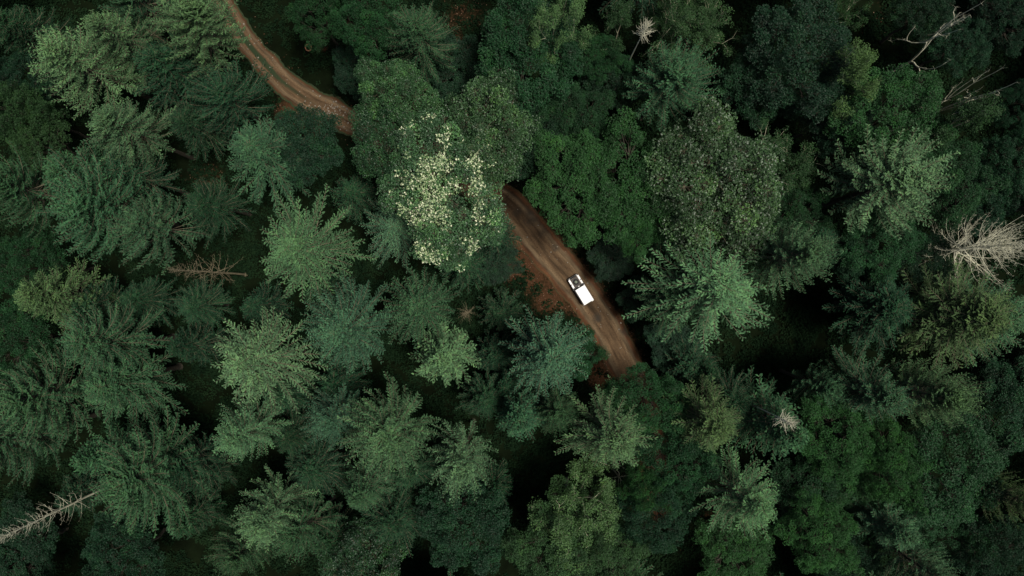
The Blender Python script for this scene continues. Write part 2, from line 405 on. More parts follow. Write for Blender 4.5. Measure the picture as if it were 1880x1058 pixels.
trng = random.Random(5)
def tree(kind, ax, ay, rpx, h, tone, label, base=None, rot=None):
    parts, uh, uR, zf = PROTO[kind]
    fam = kind[0]
    zp = h * {'A': 1, 'Y': 1, 'X': 1, 'B': .84, 'C': .93}.get(fam, .88)       # height of the pixel the row names
    x, y, _ = W(ax, ay, zp)
    R = rpx * (H - h * zf) / F * (1.1 if fam in 'ABCY' else 1.05)
    nm, cat = NAMES[fam]
    if label.startswith('low bush'): nm = cat = 'bush'
    t = empty(nm, (x, y, 0)); tag(t, label, cat, GROUPS.get(nm, 'low bushes beside the track'))
    t.rotation_euler = (0, 0, (0 if fam == 'F' else trng.uniform(0, 2 * PI)) if rot is None else rot)
    if fam in 'ABCYMDG':
        e = t.rotation_euler; ta_, tb_ = trng.uniform(-.04, .04), trng.uniform(-.04, .04); t.rotation_euler = (ta_, tb_, e[2])
        t.location = (x - tb_ * h * .9, y + ta_ * h * .9, 0)     # a slight lean; the crown keeps its place
        sx, sy = trng.uniform(.88, 1.12), trng.uniform(.88, 1.12)
    else: sx = sy = 1
    if base:
        b0 = Vector(W(base[0], base[1], 0)); ax3 = Vector((x, y, zp)) - b0
        t.rotation_euler = ax3.to_track_quat('Z', 'Y').to_euler(); t.location = b0
    t.scale = (R / uR * sx, R / uR * sy, h / uh)
    c = TONE[tone]; j = trng.uniform(.82, 1.18)
    for pn, me in parts:
        o = child(pn, me, t)
        o.color = (c[0] * j * trng.uniform(.93, 1.08), c[1] * j, c[2] * j * trng.uniform(.93, 1.08), 1)
        if pn == 'blossom': o['label'] = 'cream white blossom clusters'
    return t
T = [
# kind, x, y, r, h, tone, label
('A0',114,97,72,31,'fl','bright spiky fir, leftmost of the pale pair in the upper left corner'),
('A1',176,18,72,31,'fl','bright spiky fir cut by top edge near the left corner'),
('A2',148,201,62,30,'fl','pale star-topped fir below the bright pair in the upper left'),
('B0',238,14,60,27,'fm','mid green fir at top edge, left of the brown dead twigs'),
('B1',364,38,70,30,'fl','pale grey-green tufted fir at top edge touching the dirt track', (432, 160)),
('X1',272,56,22,24,'k','small rusty brown dead tree wedged between two firs at top left'),
('C0',292,112,72,25,'fd','dark fir below the pale tufted fir left of the track'),
('B2',414,184,74,23,'fd','broad dark fir beside the track, left of the reddish leaf patch'),
('C1',330,215,60,20,'fd','shaded fir between the broad dark fir and the pale star-topped one'),
('C0',12,28,60,24,'fd','shaded fir in the extreme upper left corner'),
('Y0',30,66,38,24,'fd','small dark fir at left edge in upper left corner'),
('D0',38,150,50,20,'md','dark leafy tree at left edge beside the bright fir pair'),
('D1',20,205,55,25,'mo','olive leafy tree at left edge level with the pale star-topped fir'),
('M1',70,262,52,23,'mo','small olive tree below the pale star-topped fir at far left'),
('C1',455,290,82,24,'fm','feathery fir just under the reddish leaf patch by the track'),
('D2',560,272,60,18,'md','dark shrubby tree against the lower side of the upper track'),
('M0',566,22,44,20,'mm','small leafy tree at top edge right of the track'),
('M2',682,28,60,21,'mm','leafy green tree at top edge left of the slender spiky fir'),
('A0',745,48,62,25,'fm','slender spiky fir standing just above the flowering tree'),
('G0',736,163,58,24,'gb','glossy dark tree at the flowering tree upper left shoulder'),
('G1',885,228,76,24,'gb','glossy dark tree at the flowering tree upper right shoulder'),
('G0',722,285,56,23,'gd','glossy dark tree overhanging the upper track at its right end'),
('F0',812,345,91,26,'gb','large tree covered in cream white blossom arching over the dirt track'),
('D0',960,95,84,22,'mm','rounded dark tree with knobbly clumps at top centre'),
('S0',1028,48,66,28,'my','yellow-green open tree with pale limbs at top centre'),
('X3',1190,44,20,30,'k','small white dead tree top near the top edge, right of centre'),
('S1',1146,30,60,20,'mo','olive feathery tree behind the small white dead tree top'),
('B1',1225,138,72,25,'fm','muted fir under the small white dead top, above the black gap'),
('M1',1092,105,46,17,'mm','small shaded leafy tree between knobbly dark tree and muted fir'),
('M2',1050,212,52,17,'mm','low leafy tree above the large round maple'),
('M0',1065,318,80,20,'mb','large round maple, its left half, right of the track'),
('M1',1145,340,88,21,'mb','large round maple crown directly above the lone white vehicle'),
('M2',1170,420,50,18,'mb','low maple spilling from the large round maple towards the vehicle'),
('D2',985,262,56,16,'md','dark low tree between the flowering tree and the round maple'),
('S2',1300,22,72,22,'mo','olive feathery tree at top edge right of the white dead top'),
('S0',1238,40,52,20,'mo','thin olive tree at top edge beside the white dead top'),
('D1',1462,88,98,23,'md','big dark clumpy tree at top right, left of the pale-limbed tree'),
('D2',1400,155,62,18,'md','dark clumpy tree below left of the big dark clumpy tree'),
('S1',1578,108,76,29,'my','pale-limbed yellow-green tree at top right beside the black gap'),
('S2',1540,8,50,22,'mo','pale-limbed tree cut by top edge above the big dark clumpy tree'),
('D0',1625,214,80,22,'mb','dark clumpy tree below the pale-limbed tree at upper right'),
('D1',1540,215,60,19,'md','shaded clumpy tree left of the two clumpy crowns at upper right'),
('K0',1770,62,50,28,'k','bare pale snag over dark shrubs near the top right corner'),
('K1',1815,165,40,29,'k','bare forked snag near right edge below the corner snag'),
('S1',1800,215,76,26,'mo','olive feathery tree under the forked snag at right'),
('D2',1765,85,46,16,'md','dark shrubby tree under the corner snag'),
('M0',1862,175,40,18,'md','dark leafy tree at right edge beside the forked snag'),
('M1',1850,30,54,18,'md','dark leafy tree in the top right corner'),
('D2',1700,15,50,16,'md','dark leafy tree at top edge left of the corner snag'),
('G1',1318,335,104,25,'go','large olive tree with yellow glints right of the round maple'),
('S2',1462,290,66,20,'mo','feathery green tree between the olive tree and grey-green fir'),
('B1',1640,335,98,28,'fl','large grey-green tufted fir at right, above the black gap'),
('M2',1722,350,72,21,'mm','leafy tree at the right shoulder of the grey-green tufted fir'),
('M0',1620,425,60,18,'mm','leafy tree under the lower edge of the grey-green tufted fir'),
('M1',1460,395,56,17,'mm','low leafy tree left of the grey-green tufted fir'),
('D1',1845,290,60,20,'md','dark tree at right edge above the large grey dead tree'),
('D0',1815,360,52,18,'md','dark low tree just above the large grey dead tree'),
('A1',1345,512,112,28,'fl','large spiky fir right of the vehicle with pale branch tips'),
('B1',1436,458,66,30,'fl','bright tufted fir top at the black gap, above the large spiky fir'),
('A2',1270,560,60,20,'fm','lower fir branches crown nearest the track, left of the large spiky fir'),
('X2',1862,450,84,27,'k','large grey dead tree with tangled bare branches at the right edge'),
('C0',1782,590,90,28,'fo','yellow-tipped fir below the large grey dead tree'),
('C1',1640,560,82,21,'fd','dull olive fir between the black gap and the yellow-tipped fir'),
('A0',1878,620,92,26,'fm','long-branched fir cut by right edge below the grey dead tree'),
('D0',1690,480,50,16,'md','dark low tree left of the large grey dead tree'),
('D1',1560,470,46,15,'md','dark low tree at the upper rim of the right black gap'),
('B0',30,372,66,29,'fm','tufted fir at left edge halfway up the picture'),
('B3',175,400,88,28,'fm','big tufted fir right of the one at left edge'),
('B2',262,402,84,26,'fm','big tufted fir just above the brown bare dead tree'),
('C0',120,318,64,26,'fm','feathery fir above the two big tufted firs at left'),
('A1',220,320,62,23,'fd','spiky dark fir above the big tufted fir near the brown dead tree'),
('C1',375,372,54,21,'fd','dark fir in shade right of the big tufted firs'),
('C1',62,541,58,27,'fo','yellow-green fir tip at left below the edge tufted fir'),
('M0',22,500,58,23,'mm','soft green tree at left edge above the yellow-green fir'),
('M2',30,618,56,22,'mm','soft green tree at left edge below the yellow-green fir'),
('C0',160,560,56,20,'fd','dark fir right of the yellow-green fir tip'),
('X1',312,497,42,27,'k','bare brown dead tree leaning over the black gap at left'),
('A3',522,450,88,28,'fl','bright spiky fir right of the brown dead tree'),
('A0',440,668,94,29,'fl','bright spiky fir with upward fingers below the left black gap'),
('A2',130,632,84,27,'fm','mid green fir near left edge, right of the soft green trees'),
('B1',75,715,88,28,'fm','broad fir near the left edge at lower left'),
('C1',190,705,72,24,'fm','feathery fir right of the broad fir at lower left'),
('Y1',312,650,44,17,'fd','small dim fir in the black gap left of the fingered fir'),
('B3',655,600,82,27,'fb','blue-green tufted fir left of centre, below the flowering tree'),
('B2',752,558,72,22,'fm','darker tufted fir joined to right side of the blue-green tufted fir'),
('Y0',808,660,58,25,'fl','small pale fir left of the brown dead bush'),
('X1',852,578,24,17,'k','small tan dead conifer standing alone in shade near centre'),
('A2',1005,648,74,27,'fb','pale-centred star fir beside the track below the vehicle'),
('M1',1062,650,44,19,'mm','green leafy tree between the pale-centred star fir and the track'),
('A1',720,420,66,18,'fb','dark blue-green spruce under the left side of the flowering tree'),
('Y1',905,425,44,11,'fd','dark young fir between flowering tree and red leaf bank'),
('Y0',850,480,46,13,'fd','dark young fir below the flowering tree tip'),
('B1',18,815,80,27,'fm','fir at left edge above the bare leaning snag'),
('Y0',142,848,42,23,'fm','small round fir between the left edge fir and the large lobed fir'),
('B1',250,880,92,29,'fm','large lobed fir at bottom left with round tufts'),
('B2',320,830,62,24,'fd','darker fir joined to the upper right of the large lobed fir'),
('A0',424,803,62,28,'fl','pale star-topped fir under the fingered fir'),
('A2',438,945,60,28,'fl','pale spiky fir near bottom edge, right of the large lobed fir'),
('B1',425,1015,52,23,'fm','fir at bottom edge under the pale spiky fir'),
('B2',540,995,62,24,'fm','tufted fir at bottom edge right of the pale spiky fir'),
('D1',40,1015,72,14,'md','dark leafy tree in the bottom left corner under the leaning snag'),
('D0',225,1025,64,18,'md','clumpy leafy tree at the bottom edge under the large lobed fir'),
('X0',-10,996,30,29,'k','long bare pale snag leaning out at the lower left edge'),
('B0',602,772,54,25,'fb','blue-green fir between fingered fir and the pale tufted pair'),
('B1',728,782,76,28,'fl','pale tufted fir, left of the pair above the bottom black gap'),
('B2',838,820,64,29,'fl','pale tufted fir, right of the pair at the bottom black gap'),
('C0',652,892,54,24,'fm','soft fir below left of the pale tufted pair'),
('C1',745,868,50,18,'fd','dim fir between the soft fir and the bottom black gap'),
('Y1',960,785,52,24,'fm','small dark fir with pinkish centre above the bottom black gap'),
('B1',1045,755,42,22,'fm','small fir right of the pink-centred fir'),
('A3',1138,835,80,29,'fl','bright grey-green spiky fir right of the bottom black gap'),
('K1',1135,893,34,19,'k','pale dead twigs showing beneath the bright grey-green spiky fir'),
('M2',1200,888,38,22,'mb','bright green leafy tree tucked right of the grey-green spiky fir'),
('S0',1062,945,94,23,'my','yellow-green tree with white limbs at bottom centre'),
('M1',1005,1035,66,20,'mo','olive leafy tree at bottom edge under the white-limbed tree'),
('M0',1125,1015,62,20,'mo','olive leafy tree at bottom edge right of the white-limbed tree'),
('M2',1050,960,66,17,'mo','leafy green tree showing between the white limbs at bottom centre'),
('D1',845,975,76,20,'md','leafy dark tree at bottom edge below the bottom black gap'),
('C1',715,965,62,19,'fd','dark fir left of the leafy tree at the bottom edge'),
('G0',655,1040,62,19,'gd','glinting leafy tree cut by the bottom edge left of centre'),
('D2',1200,960,62,21,'md','dark rounded tree at the bottom right of the white-limbed tree'),
('D0',1205,745,60,20,'mm','dark green tree where the track disappears at lower right'),
('D1',1238,835,64,21,'mm','dark clumpy tree left of the fuzzy olive fir'),
('C0',1322,795,68,27,'fo','fuzzy olive fir right of the track end'),
('Y1',1492,800,64,27,'fm','dark fir around a bleached white dead top at lower right'),
('X3',1456,780,21,30,'k','bleached white dead top like a starburst in a dark fir'),
('A2',1372,735,58,19,'fd','low spiky fir above the bleached starburst top'),
('A3',1648,738,76,27,'fm','spiky fir left of the warm-topped fir at lower right'),
('B3',1728,756,62,29,'fl','light warm-topped tufted fir at lower right'),
('B2',1520,700,50,21,'fm','small fir above the green maples at lower right'),
('M0',1540,805,62,22,'mb','bright green maple, topmost of the lower right maples'),
('M1',1570,874,64,17,'mb','bright green maple, middle of the lower right maples'),
('M2',1645,838,60,23,'mb','bright green maple, rightmost of the lower right maples'),
('M0',1490,890,60,17,'mm','low maple between the warm-centred fir and the middle maple'),
('D0',1752,855,88,22,'mm','dark tree of small round clumps near the lower right edge'),
('A1',1408,948,82,28,'fl','warm-centred spreading fir at bottom right'),
('M1',1352,1018,66,17,'mb','green maple at the bottom edge under the warm-centred fir'),
('M2',1505,992,56,21,'mb','green maple at bottom edge right of the warm-centred fir'),
('M0',1745,955,58,16,'mm','green tree below the tree of small round clumps'),
('B0',1862,922,46,26,'fo','small warm-topped fir at the right edge near bottom'),
('C1',1650,985,58,25,'fm','soft fir at bottom right between two maples'),
('B2',1715,1050,58,27,'fl','light fir cut by the bottom edge at lower right'),
('D2',1825,1010,64,20,'md','dark tree in the bottom right corner'),
('D1',1850,745,66,20,'md','dark leafy tree at the right edge below the long-branched fir'),
('M2',1600,940,50,16,'mm','low maple between the soft fir and the middle maple'),
('D0',1570,1040,56,17,'md','dark tree at bottom edge between maple and light fir'),
('C0',560,880,54,18,'fd','dim fir in shade between star-topped fir and soft fir'),
('C1',520,790,50,17,'fd','dim fir right of the star-topped fir under the fingered fir'),
('Y1',330,960,46,15,'fd','dim fir in shade right of the clumpy bottom tree'),
('D2',1130,150,50,14,'md','low dark tree left of the muted fir'),
('D0',830,120,52,11,'md','low dark tree in gap right of the slender spiky fir'),
('Y0',900,652,40,11,'fd','dim young fir right of the small pale fir'),
('Y1',605,640,46,16,'fd','dim young fir at left foot of the blue-green tufted fir'),
('Y0',636,352,42,13,'fd','dim young fir under the feathery fir, left of the flowering tree'),
('C1',352,560,46,15,'fd','shaded fir just below the brown bare dead tree'),
('Y1',455,560,40,14,'fd','shaded young fir between bright spiky fir and the fingered fir'),
('C0',250,560,50,16,'fd','shaded fir left of the foot of the left black gap'),
('Y0',590,540,44,15,'fd','shaded young fir between bright spiky fir and blue-green tufted fir'),
('Y0',925,575,36,8,'fd','low young fir between tan dead conifer and the red leaf bank'),
('D1',905,480,36,7,'md','low bush on the left side of the red leaf bank'),
('D2',1125,470,40,7,'md','low bush on the right verge just above the vehicle'),
('D0',1178,545,36,7,'md','low bush on the right verge level with the vehicle'),
('D1',1232,632,42,8,'md','low bush right of the track below the large spiky fir'),
('Y1',1270,665,46,13,'fd','young fir in shade right of the track end'),
('Y0',1300,690,40,15,'fd','small fir in shade above the fuzzy olive fir'),
('C1',890,735,48,16,'fd','shaded fir above the small pink-centred fir'),
('Y1',930,705,40,14,'fd','shaded young fir below the pale-centred star fir'),
('C0',585,985,46,16,'fd','shaded fir near bottom edge left of the glinting leafy tree'),
('Y0',335,900,44,17,'fd','shaded young fir right beside the large lobed fir'),
('Y1',115,915,36,12,'fd','small dark fir under the leaning snag'),
('C1',500,720,48,18,'fd','shaded fir touching right side of the fingered fir'),
('Y0',600,710,42,16,'fd','small shaded fir above the blue-green fir left of the tufted pair'),
('D1',650,130,38,9,'md','low bush in the crook between upper track and glossy tree'),
('Y1',1230,410,42,13,'fd','young fir in shade under the olive tree'),
('C0',1500,440,48,17,'fd','shaded fir right of the bright tufted top'),
('Y0',905,905,38,12,'md','small dark fir in the bottom black gap'),
]
for r in T: tree(*r)

# the forest goes on outside the picture
orng = random.Random(9)
for k in range(54):
    side = k % 4
    if side == 0: px, py = orng.uniform(-250, 2130), orng.uniform(-260, -110)
    elif side == 1: px, py = orng.uniform(-250, 2130), orng.uniform(1170, 1320)
    elif side == 2: px, py = orng.uniform(-330, -130), orng.uniform(-150, 1210)
    else: px, py = orng.uniform(2010, 2210), orng.uniform(-150, 1210)
    if px < 520 and px > 330 and py < 0: continue
    kd = orng.choice(['A0', 'B1', 'C0', 'D1', 'M0'])
    hh = orng.uniform(22, 28)
    t = tree(kd, px, py, orng.uniform(75, 100), hh, orng.choice(['fm', 'fd']) if kd[0] in 'ABC' else 'md',
             'forest fir standing outside the photograph' if kd[0] in 'ABC' else 'forest broadleaf tree standing outside the photograph')

# ------------------------------------------------------------------ road, ground, undergrowth
ROAD_PX = [(380, -45), (420, 24), (452, 74), (485, 113), (520, 150), (562, 180), (605, 202), (650, 226), (700, 252), (780, 292), (860, 331),
           (925, 370), (966, 415), (1006, 465), (1048, 512), (1086, 560), (1118, 610), (1142, 660), (1162, 705), (1178, 750), (1190, 800), (1200, 860), (1206, 930)]
ROAD_W = [3.3, 3.4, 3.6, 3.8, 4.0, 4.2, 4.3, 4.4, 4.5, 4.6, 4.8, 5.1, 5.4, 5.5, 5.5, 5.4, 5.3, 5.3, 5.3, 5.0, 4.6, 4.4, 4.2]
cp = np.array([W(a, b)[:2] for a, b in ROAD_PX]); wv = np.array(ROAD_W)
def smooth_path(P, n):
    t = np.arange(len(P)); out = []
    for u in np.linspace(0, len(P) - 1, n):
        i = min(int(u), len(P) - 2); f = u - i
        p0, p1, p2, p3 = P[max(i - 1, 0)], P[i], P[i + 1], P[min(i + 2, len(P) - 1)]
        out.append(.5 * ((2 * p1) + (-p0 + p2) * f + (2 * p0 - 5 * p1 + 4 * p2 - p3) * f * f + (-p0 + 3 * p1 - 3 * p2 + p3) * f ** 3))
    return np.array(out)
RN = 320
RP = smooth_path(cp, RN); RW = smooth_path(wv[:, None], RN)[:, 0]
RT = unit(np.gradient(RP, axis=0)); RNm = np.column_stack([-RT[:, 1], RT[:, 0]])
def road_dist(x, y):
    """signed distance of points to the road's edge"""
    x = np.asarray(x); y = np.asarray(y); out = np.full(x.shape, 1e9)
    for i in range(0, RN, 2):
        d = np.hypot(x - RP[i, 0], y - RP[i, 1]) - RW[i] / 2
        out = np.minimum(out, d)
    return out
# red leaf banks: photo pixels, radius in metres, strength
BANKS = [(970, 492, 4.2, .9), (1012, 552, 3.2, .8), (938, 440, 2.8, .9), (985, 450, 2.5, .7), (552, 218, 4.0, 1.0), (540, 240, 3., .8), (850, 45, 4.5, .42),
         (838, 100, 4, .45), (655, 108, 2.2, .7), (640, 55, 2., .4), (1112, 690, 3., .8), (1165, 560, 2.6, .2), (1190, 640, 2.4, .2), (385, 335, 3.5, .4),
         (1300, 945, 2.2, .4), (1255, 975, 2.2, .35), (1095, 440, 2.5, .4), (640, 830, 2, .4), (590, 87, 1.0, .9), (960, 620, 3, .4), (1620, 20, 3, .25)]
def litter_w(x, y):
    w = np.exp(-np.maximum(road_dist(x, y), 0) / .8) * np.interp(y, [8, 16], [.62, .30])
    for a, b, r, s in BANKS:
        c = W(a, b); w = np.maximum(w, s * np.exp(-(((x - c[0]) ** 2 + (y - c[1]) ** 2) / r ** 2) ** 1.5))
    return w
gx = np.concatenate([[-900, -500, -300, -180, -120], np.arange(-96, 96.1, 1.0), [120, 180, 300, 500, 900]])
gy = np.concatenate([[-900, -500, -300, -180, -100], np.arange(-62, 62.1, 1.0), [100, 180, 300, 500, 900]])
GX, GY = np.meshgrid(gx, gy, indexing='ij')
RD = road_dist(GX, GY)
NZ = np.array([[noise.fractal(Vector((a * .07, b * .07, 3.1)), 1.0, 2.0, 4) for b in gy] for a in gx])
GZ = NZ * .45 * np.clip((RD - .3) / 4, 0, 1) + np.where(RD < .2, -.06, 0)
nx, ny = len(gx), len(gy)
ii, jj = np.meshgrid(np.arange(nx - 1), np.arange(ny - 1), indexing='ij')
b = (ii * ny + jj).ravel()
GQ = np.stack([b, b + ny, b + ny + 1, b + 1], 1)

def ground_material():
    m, nt, out = new_mat('forest_floor'); L = nt.links.new
    at = N(nt, 'ShaderNodeAttribute', attribute_name='litter'); tc = N(nt, 'ShaderNodeTexCoord')
    n1 = N(nt, 'ShaderNodeTexNoise'); n1.inputs['Scale'].default_value = .35; n1.inputs['Detail'].default_value = 8; n1.inputs['Roughness'].default_value = .65
    n2 = N(nt, 'ShaderNodeTexNoise'); n2.inputs['Scale'].default_value = 2.6; n2.inputs['Detail'].default_value = 6; n2.inputs['Roughness'].default_value = .7
    L(tc.outputs['Object'], n1.inputs['Vector']); L(tc.outputs['Object'], n2.inputs['Vector'])
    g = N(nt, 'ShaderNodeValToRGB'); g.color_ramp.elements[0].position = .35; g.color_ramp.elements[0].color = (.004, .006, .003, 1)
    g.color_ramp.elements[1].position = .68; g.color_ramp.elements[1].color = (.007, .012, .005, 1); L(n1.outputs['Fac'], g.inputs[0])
    r = N(nt, 'ShaderNodeValToRGB'); r.color_ramp.elements[0].position = .3; r.color_ramp.elements[0].color = (.040, .020, .010, 1)
    r.color_ramp.elements[1].position = .72; r.color_ramp.elements[1].color = (.075, .038, .020, 1); L(n2.outputs['Fac'], r.inputs[0])
    k = N(nt, 'ShaderNodeMath', operation='MULTIPLY_ADD'); L(n2.outputs['Fac'], k.inputs[0]); k.inputs[1].default_value = 1.1; L(at.outputs['Fac'], k.inputs[2])
    mr = N(nt, 'ShaderNodeMapRange'); L(k.outputs[0], mr.inputs['Value']); mr.inputs['From Min'].default_value = .85; mr.inputs['From Max'].default_value = 1.25
    mx = N(nt, 'ShaderNodeMix', data_type='RGBA'); L(mr.outputs[0], mx.inputs[0]); L(g.outputs[0], mx.inputs[6]); L(r.outputs[0], mx.inputs[7])
    pb = N(nt, 'ShaderNodeBsdfPrincipled'); pb.inputs['Roughness'].default_value = 1; pb.inputs['Specular IOR Level'].default_value = 0
    L(mx.outputs[2], pb.inputs['Base Color'])
    bp = N(nt, 'ShaderNodeBump'); bp.inputs['Strength'].default_value = .6; bp.inputs['Distance'].default_value = .15; L(n2.outputs['Fac'], bp.inputs['Height']); L(bp.outputs[0], pb.inputs['Normal'])
    L(pb.outputs[0], out.inputs['Surface']); return m
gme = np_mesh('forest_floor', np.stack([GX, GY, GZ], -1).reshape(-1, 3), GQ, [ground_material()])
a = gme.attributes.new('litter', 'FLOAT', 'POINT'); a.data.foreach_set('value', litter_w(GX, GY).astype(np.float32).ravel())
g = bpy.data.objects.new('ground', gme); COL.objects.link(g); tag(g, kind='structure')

def road_material():
    m, nt, out = new_mat('packed_dirt'); L = nt.links.new
    uv = N(nt, 'ShaderNodeUVMap'); sep = N(nt, 'ShaderNodeSeparateXYZ'); L(uv.outputs[0], sep.inputs[0])
    tc = N(nt, 'ShaderNodeTexCoord')
    n1 = N(nt, 'ShaderNodeTexNoise'); n1.inputs['Scale'].default_value = .45; n1.inputs['Detail'].default_value = 7; n1.inputs['Roughness'].default_value = .6
    n2 = N(nt, 'ShaderNodeTexNoise'); n2.inputs['Scale'].default_value = 5.; n2.inputs['Detail'].default_value = 5; n2.inputs['Roughness'].default_value = .75
    L(tc.outputs['Object'], n1.inputs['Vector']); L(tc.outputs['Object'], n2.inputs['Vector'])
    # streaks that run along the wheel tracks
    cb = N(nt, 'ShaderNodeCombineXYZ'); s1 = N(nt, 'ShaderNodeMath', operation='MULTIPLY'); L(sep.outputs[0], s1.inputs[0]); s1.inputs[1].default_value = 5.
    s2 = N(nt, 'ShaderNodeMath', operation='MULTIPLY'); L(sep.outputs[1], s2.inputs[0]); s2.inputs[1].default_value = .25
    L(s1.outputs[0], cb.inputs[0]); L(s2.outputs[0], cb.inputs[1])
    n3 = N(nt, 'ShaderNodeTexNoise'); n3.inputs['Scale'].default_value = 1.; n3.inputs['Detail'].default_value = 6; L(cb.outputs[0], n3.inputs['Vector'])
    # across profile |u| (with jitter): centre strip, wheel tracks, shoulder
    ab = N(nt, 'ShaderNodeMath', operation='ABSOLUTE'); L(sep.outputs[0], ab.inputs[0])
    j = N(nt, 'ShaderNodeMath', operation='MULTIPLY_ADD'); L(n2.outputs['Fac'], j.inputs[0]); j.inputs[1].default_value = .34; L(ab.outputs[0], j.inputs[2])
    j2 = N(nt, 'ShaderNodeMath', operation='MULTIPLY_ADD'); L(n1.outputs['Fac'], j2.inputs[0]); j2.inputs[1].default_value = .3; L(j.outputs[0], j2.inputs[2])
    cr = N(nt, 'ShaderNodeValToRGB'); e = cr.color_ramp.elements
    e[0].position = .30; e[0].color = (.082, .052, .028, 1); e[1].position = 1.0; e[1].color = (.085, .038, .017, 1)
    for p, c in ((.50, (.100, .062, .033, 1)), (.72, (.135, .092, .052, 1)), (.86, (.098, .069, .040, 1)), (.95, (.078, .040, .021, 1))):
        q = e.new(p); q.color = c
    m2 = N(nt, 'ShaderNodeMath', operation='SUBTRACT'); L(j2.outputs[0], m2.inputs[0]); m2.inputs[1].default_value = .12
    L(m2.outputs[0], cr.inputs[0])
    sc_ = N(nt, 'ShaderNodeMapRange'); L(n3.outputs['Fac'], sc_.inputs['Value']); sc_.inputs['From Min'].default_value = .3; sc_.inputs['From Max'].default_value = .7; sc_.inputs['To Min'].default_value = .5; sc_.inputs['To Max'].default_value = 1.45
    v1 = N(nt, 'ShaderNodeVectorMath', operation='SCALE'); L(cr.outputs[0], v1.inputs[0]); L(sc_.outputs[0], v1.inputs['Scale'])
    f_ = N(nt, 'ShaderNodeMapRange'); L(n2.outputs['Fac'], f_.inputs['Value']); f_.inputs['From Min'].default_value = .3; f_.inputs['From Max'].default_value = .72; f_.inputs['To Min'].default_value = .75; f_.inputs['To Max'].default_value = 1.3
    v2 = N(nt, 'ShaderNodeVectorMath', operation='SCALE'); L(v1.outputs[0], v2.inputs[0]); L(f_.outputs[0], v2.inputs['Scale'])
    # damp patches and grassy centre (vertex attributes)
    da = N(nt, 'ShaderNodeAttribute', attribute_name='damp'); ga = N(nt, 'ShaderNodeAttribute', attribute_name='grassy')
    dm = N(nt, 'ShaderNodeMath', operation='MULTIPLY_ADD'); L(n1.outputs['Fac'], dm.inputs[0]); dm.inputs[1].default_value = 1.2; L(da.outputs['Fac'], dm.inputs[2])
    dr = N(nt, 'ShaderNodeMapRange'); L(dm.outputs[0], dr.inputs['Value']); dr.inputs['From Min'].default_value = 1.0; dr.inputs['From Max'].default_value = 1.4; dr.inputs['To Max'].default_value = .85
    x1 = N(nt, 'ShaderNodeMix', data_type='RGBA'); L(dr.outputs[0], x1.inputs[0]); L(v2.outputs[0], x1.inputs[6]); x1.inputs[7].default_value = (.038, .032, .024, 1)
    gm = N(nt, 'ShaderNodeMath', operation='MULTIPLY_ADD'); L(n2.outputs['Fac'], gm.inputs[0]); gm.inputs[1].default_value = .9; L(ga.outputs['Fac'], gm.inputs[2])
    gr = N(nt, 'ShaderNodeMapRange'); L(gm.outputs[0], gr.inputs['Value']); gr.inputs['From Min'].default_value = .8; gr.inputs['From Max'].default_value = 1.15
    x2 = N(nt, 'ShaderNodeMix', data_type='RGBA'); L(gr.outputs[0], x2.inputs[0]); L(x1.outputs[2], x2.inputs[6]); x2.inputs[7].default_value = (.026, .040, .018, 1)
    pb = N(nt, 'ShaderNodeBsdfPrincipled'); pb.inputs['Roughness'].default_value = .9; pb.inputs['Specular IOR Level'].default_value = .15
    L(x2.outputs[2], pb.inputs['Base Color'])
    bp = N(nt, 'ShaderNodeBump'); bp.inputs['Strength'].default_value = .5; bp.inputs['Distance'].default_value = .08; L(n2.outputs['Fac'], bp.inputs['Height']); L(bp.outputs[0], pb.inputs['Normal'])
    L(pb.outputs[0], out.inputs['Surface']); return m
US = np.array([-1.0, -.85, -.68, -.5, -.35, -.18, 0, .18, .35, .5, .68, .85, 1.0])
ZS = np.array([-.03, .02, .02, -.01, -.02, .04, .06, .04, -.02, -.01, .02, .02, -.03]) + .03
rr_ = np.random.default_rng(4)
el_ = np.array([noise.noise(Vector((i * .12, 0, 0))) * .45 + noise.noise(Vector((i * .5, 0, 0))) * .2 for i in range(RN)])
er_ = np.array([noise.noise(Vector((i * .12, 9, 0))) * .45 + noise.noise(Vector((i * .5, 9, 0))) * .2 for i in range(RN)])
RV = []; RUV = []; DAMP = []; GRA = []
arc = np.concatenate([[0], np.cumsum(np.linalg.norm(np.diff(RP, axis=0), axis=1))])
dpts = [(W(a_, b_), r_) for a_, b_, r_ in ((975, 398, 2.0), (1000, 430, 1.3), (950, 388, 1.2), (1020, 455, 1.0), (1098, 585, 1.2), (1150, 610, 1.0))]
for i in range(RN):
    for u, zz in zip(US, ZS):
        w_ = RW[i] / 2 + (el_[i] if u < 0 else er_[i]) * abs(u) ** 2
        p = RP[i] + RNm[i] * u * w_
        RV.append((p[0], p[1], zz)); RUV.append((u, arc[i]))
        DAMP.append(max(.75 * math.exp(-((p[0] - c[0]) ** 2 + (p[1] - c[1]) ** 2) / r_ ** 2) for c, r_ in dpts))
        fade = np.interp(arc[i], [0, 16, 22, 30], [1, 1, .6, .15])
        GRA.append(max(fade * math.exp(-((u + .05) / .24) ** 2), np.interp(abs(u), [.55, .85, 1], [0, .5, .9]) * np.interp(arc[i], [0, 40, 60], [1, 1, .62])))
nu = len(US)
RQ = [(i * nu + j, i * nu + j + 1, (i + 1) * nu + j + 1, (i + 1) * nu + j) for i in range(RN - 1) for j in range(nu - 1)]
RQ = [q[::-1] for q in RQ]
rme = np_mesh('dirt_track', RV, RQ, [road_material()])
uvl = rme.uv_layers.new(name='UVMap'); RUV = np.array(RUV, np.float32)
uvl.data.foreach_set('uv', RUV[np.array(RQ).ravel()].ravel())
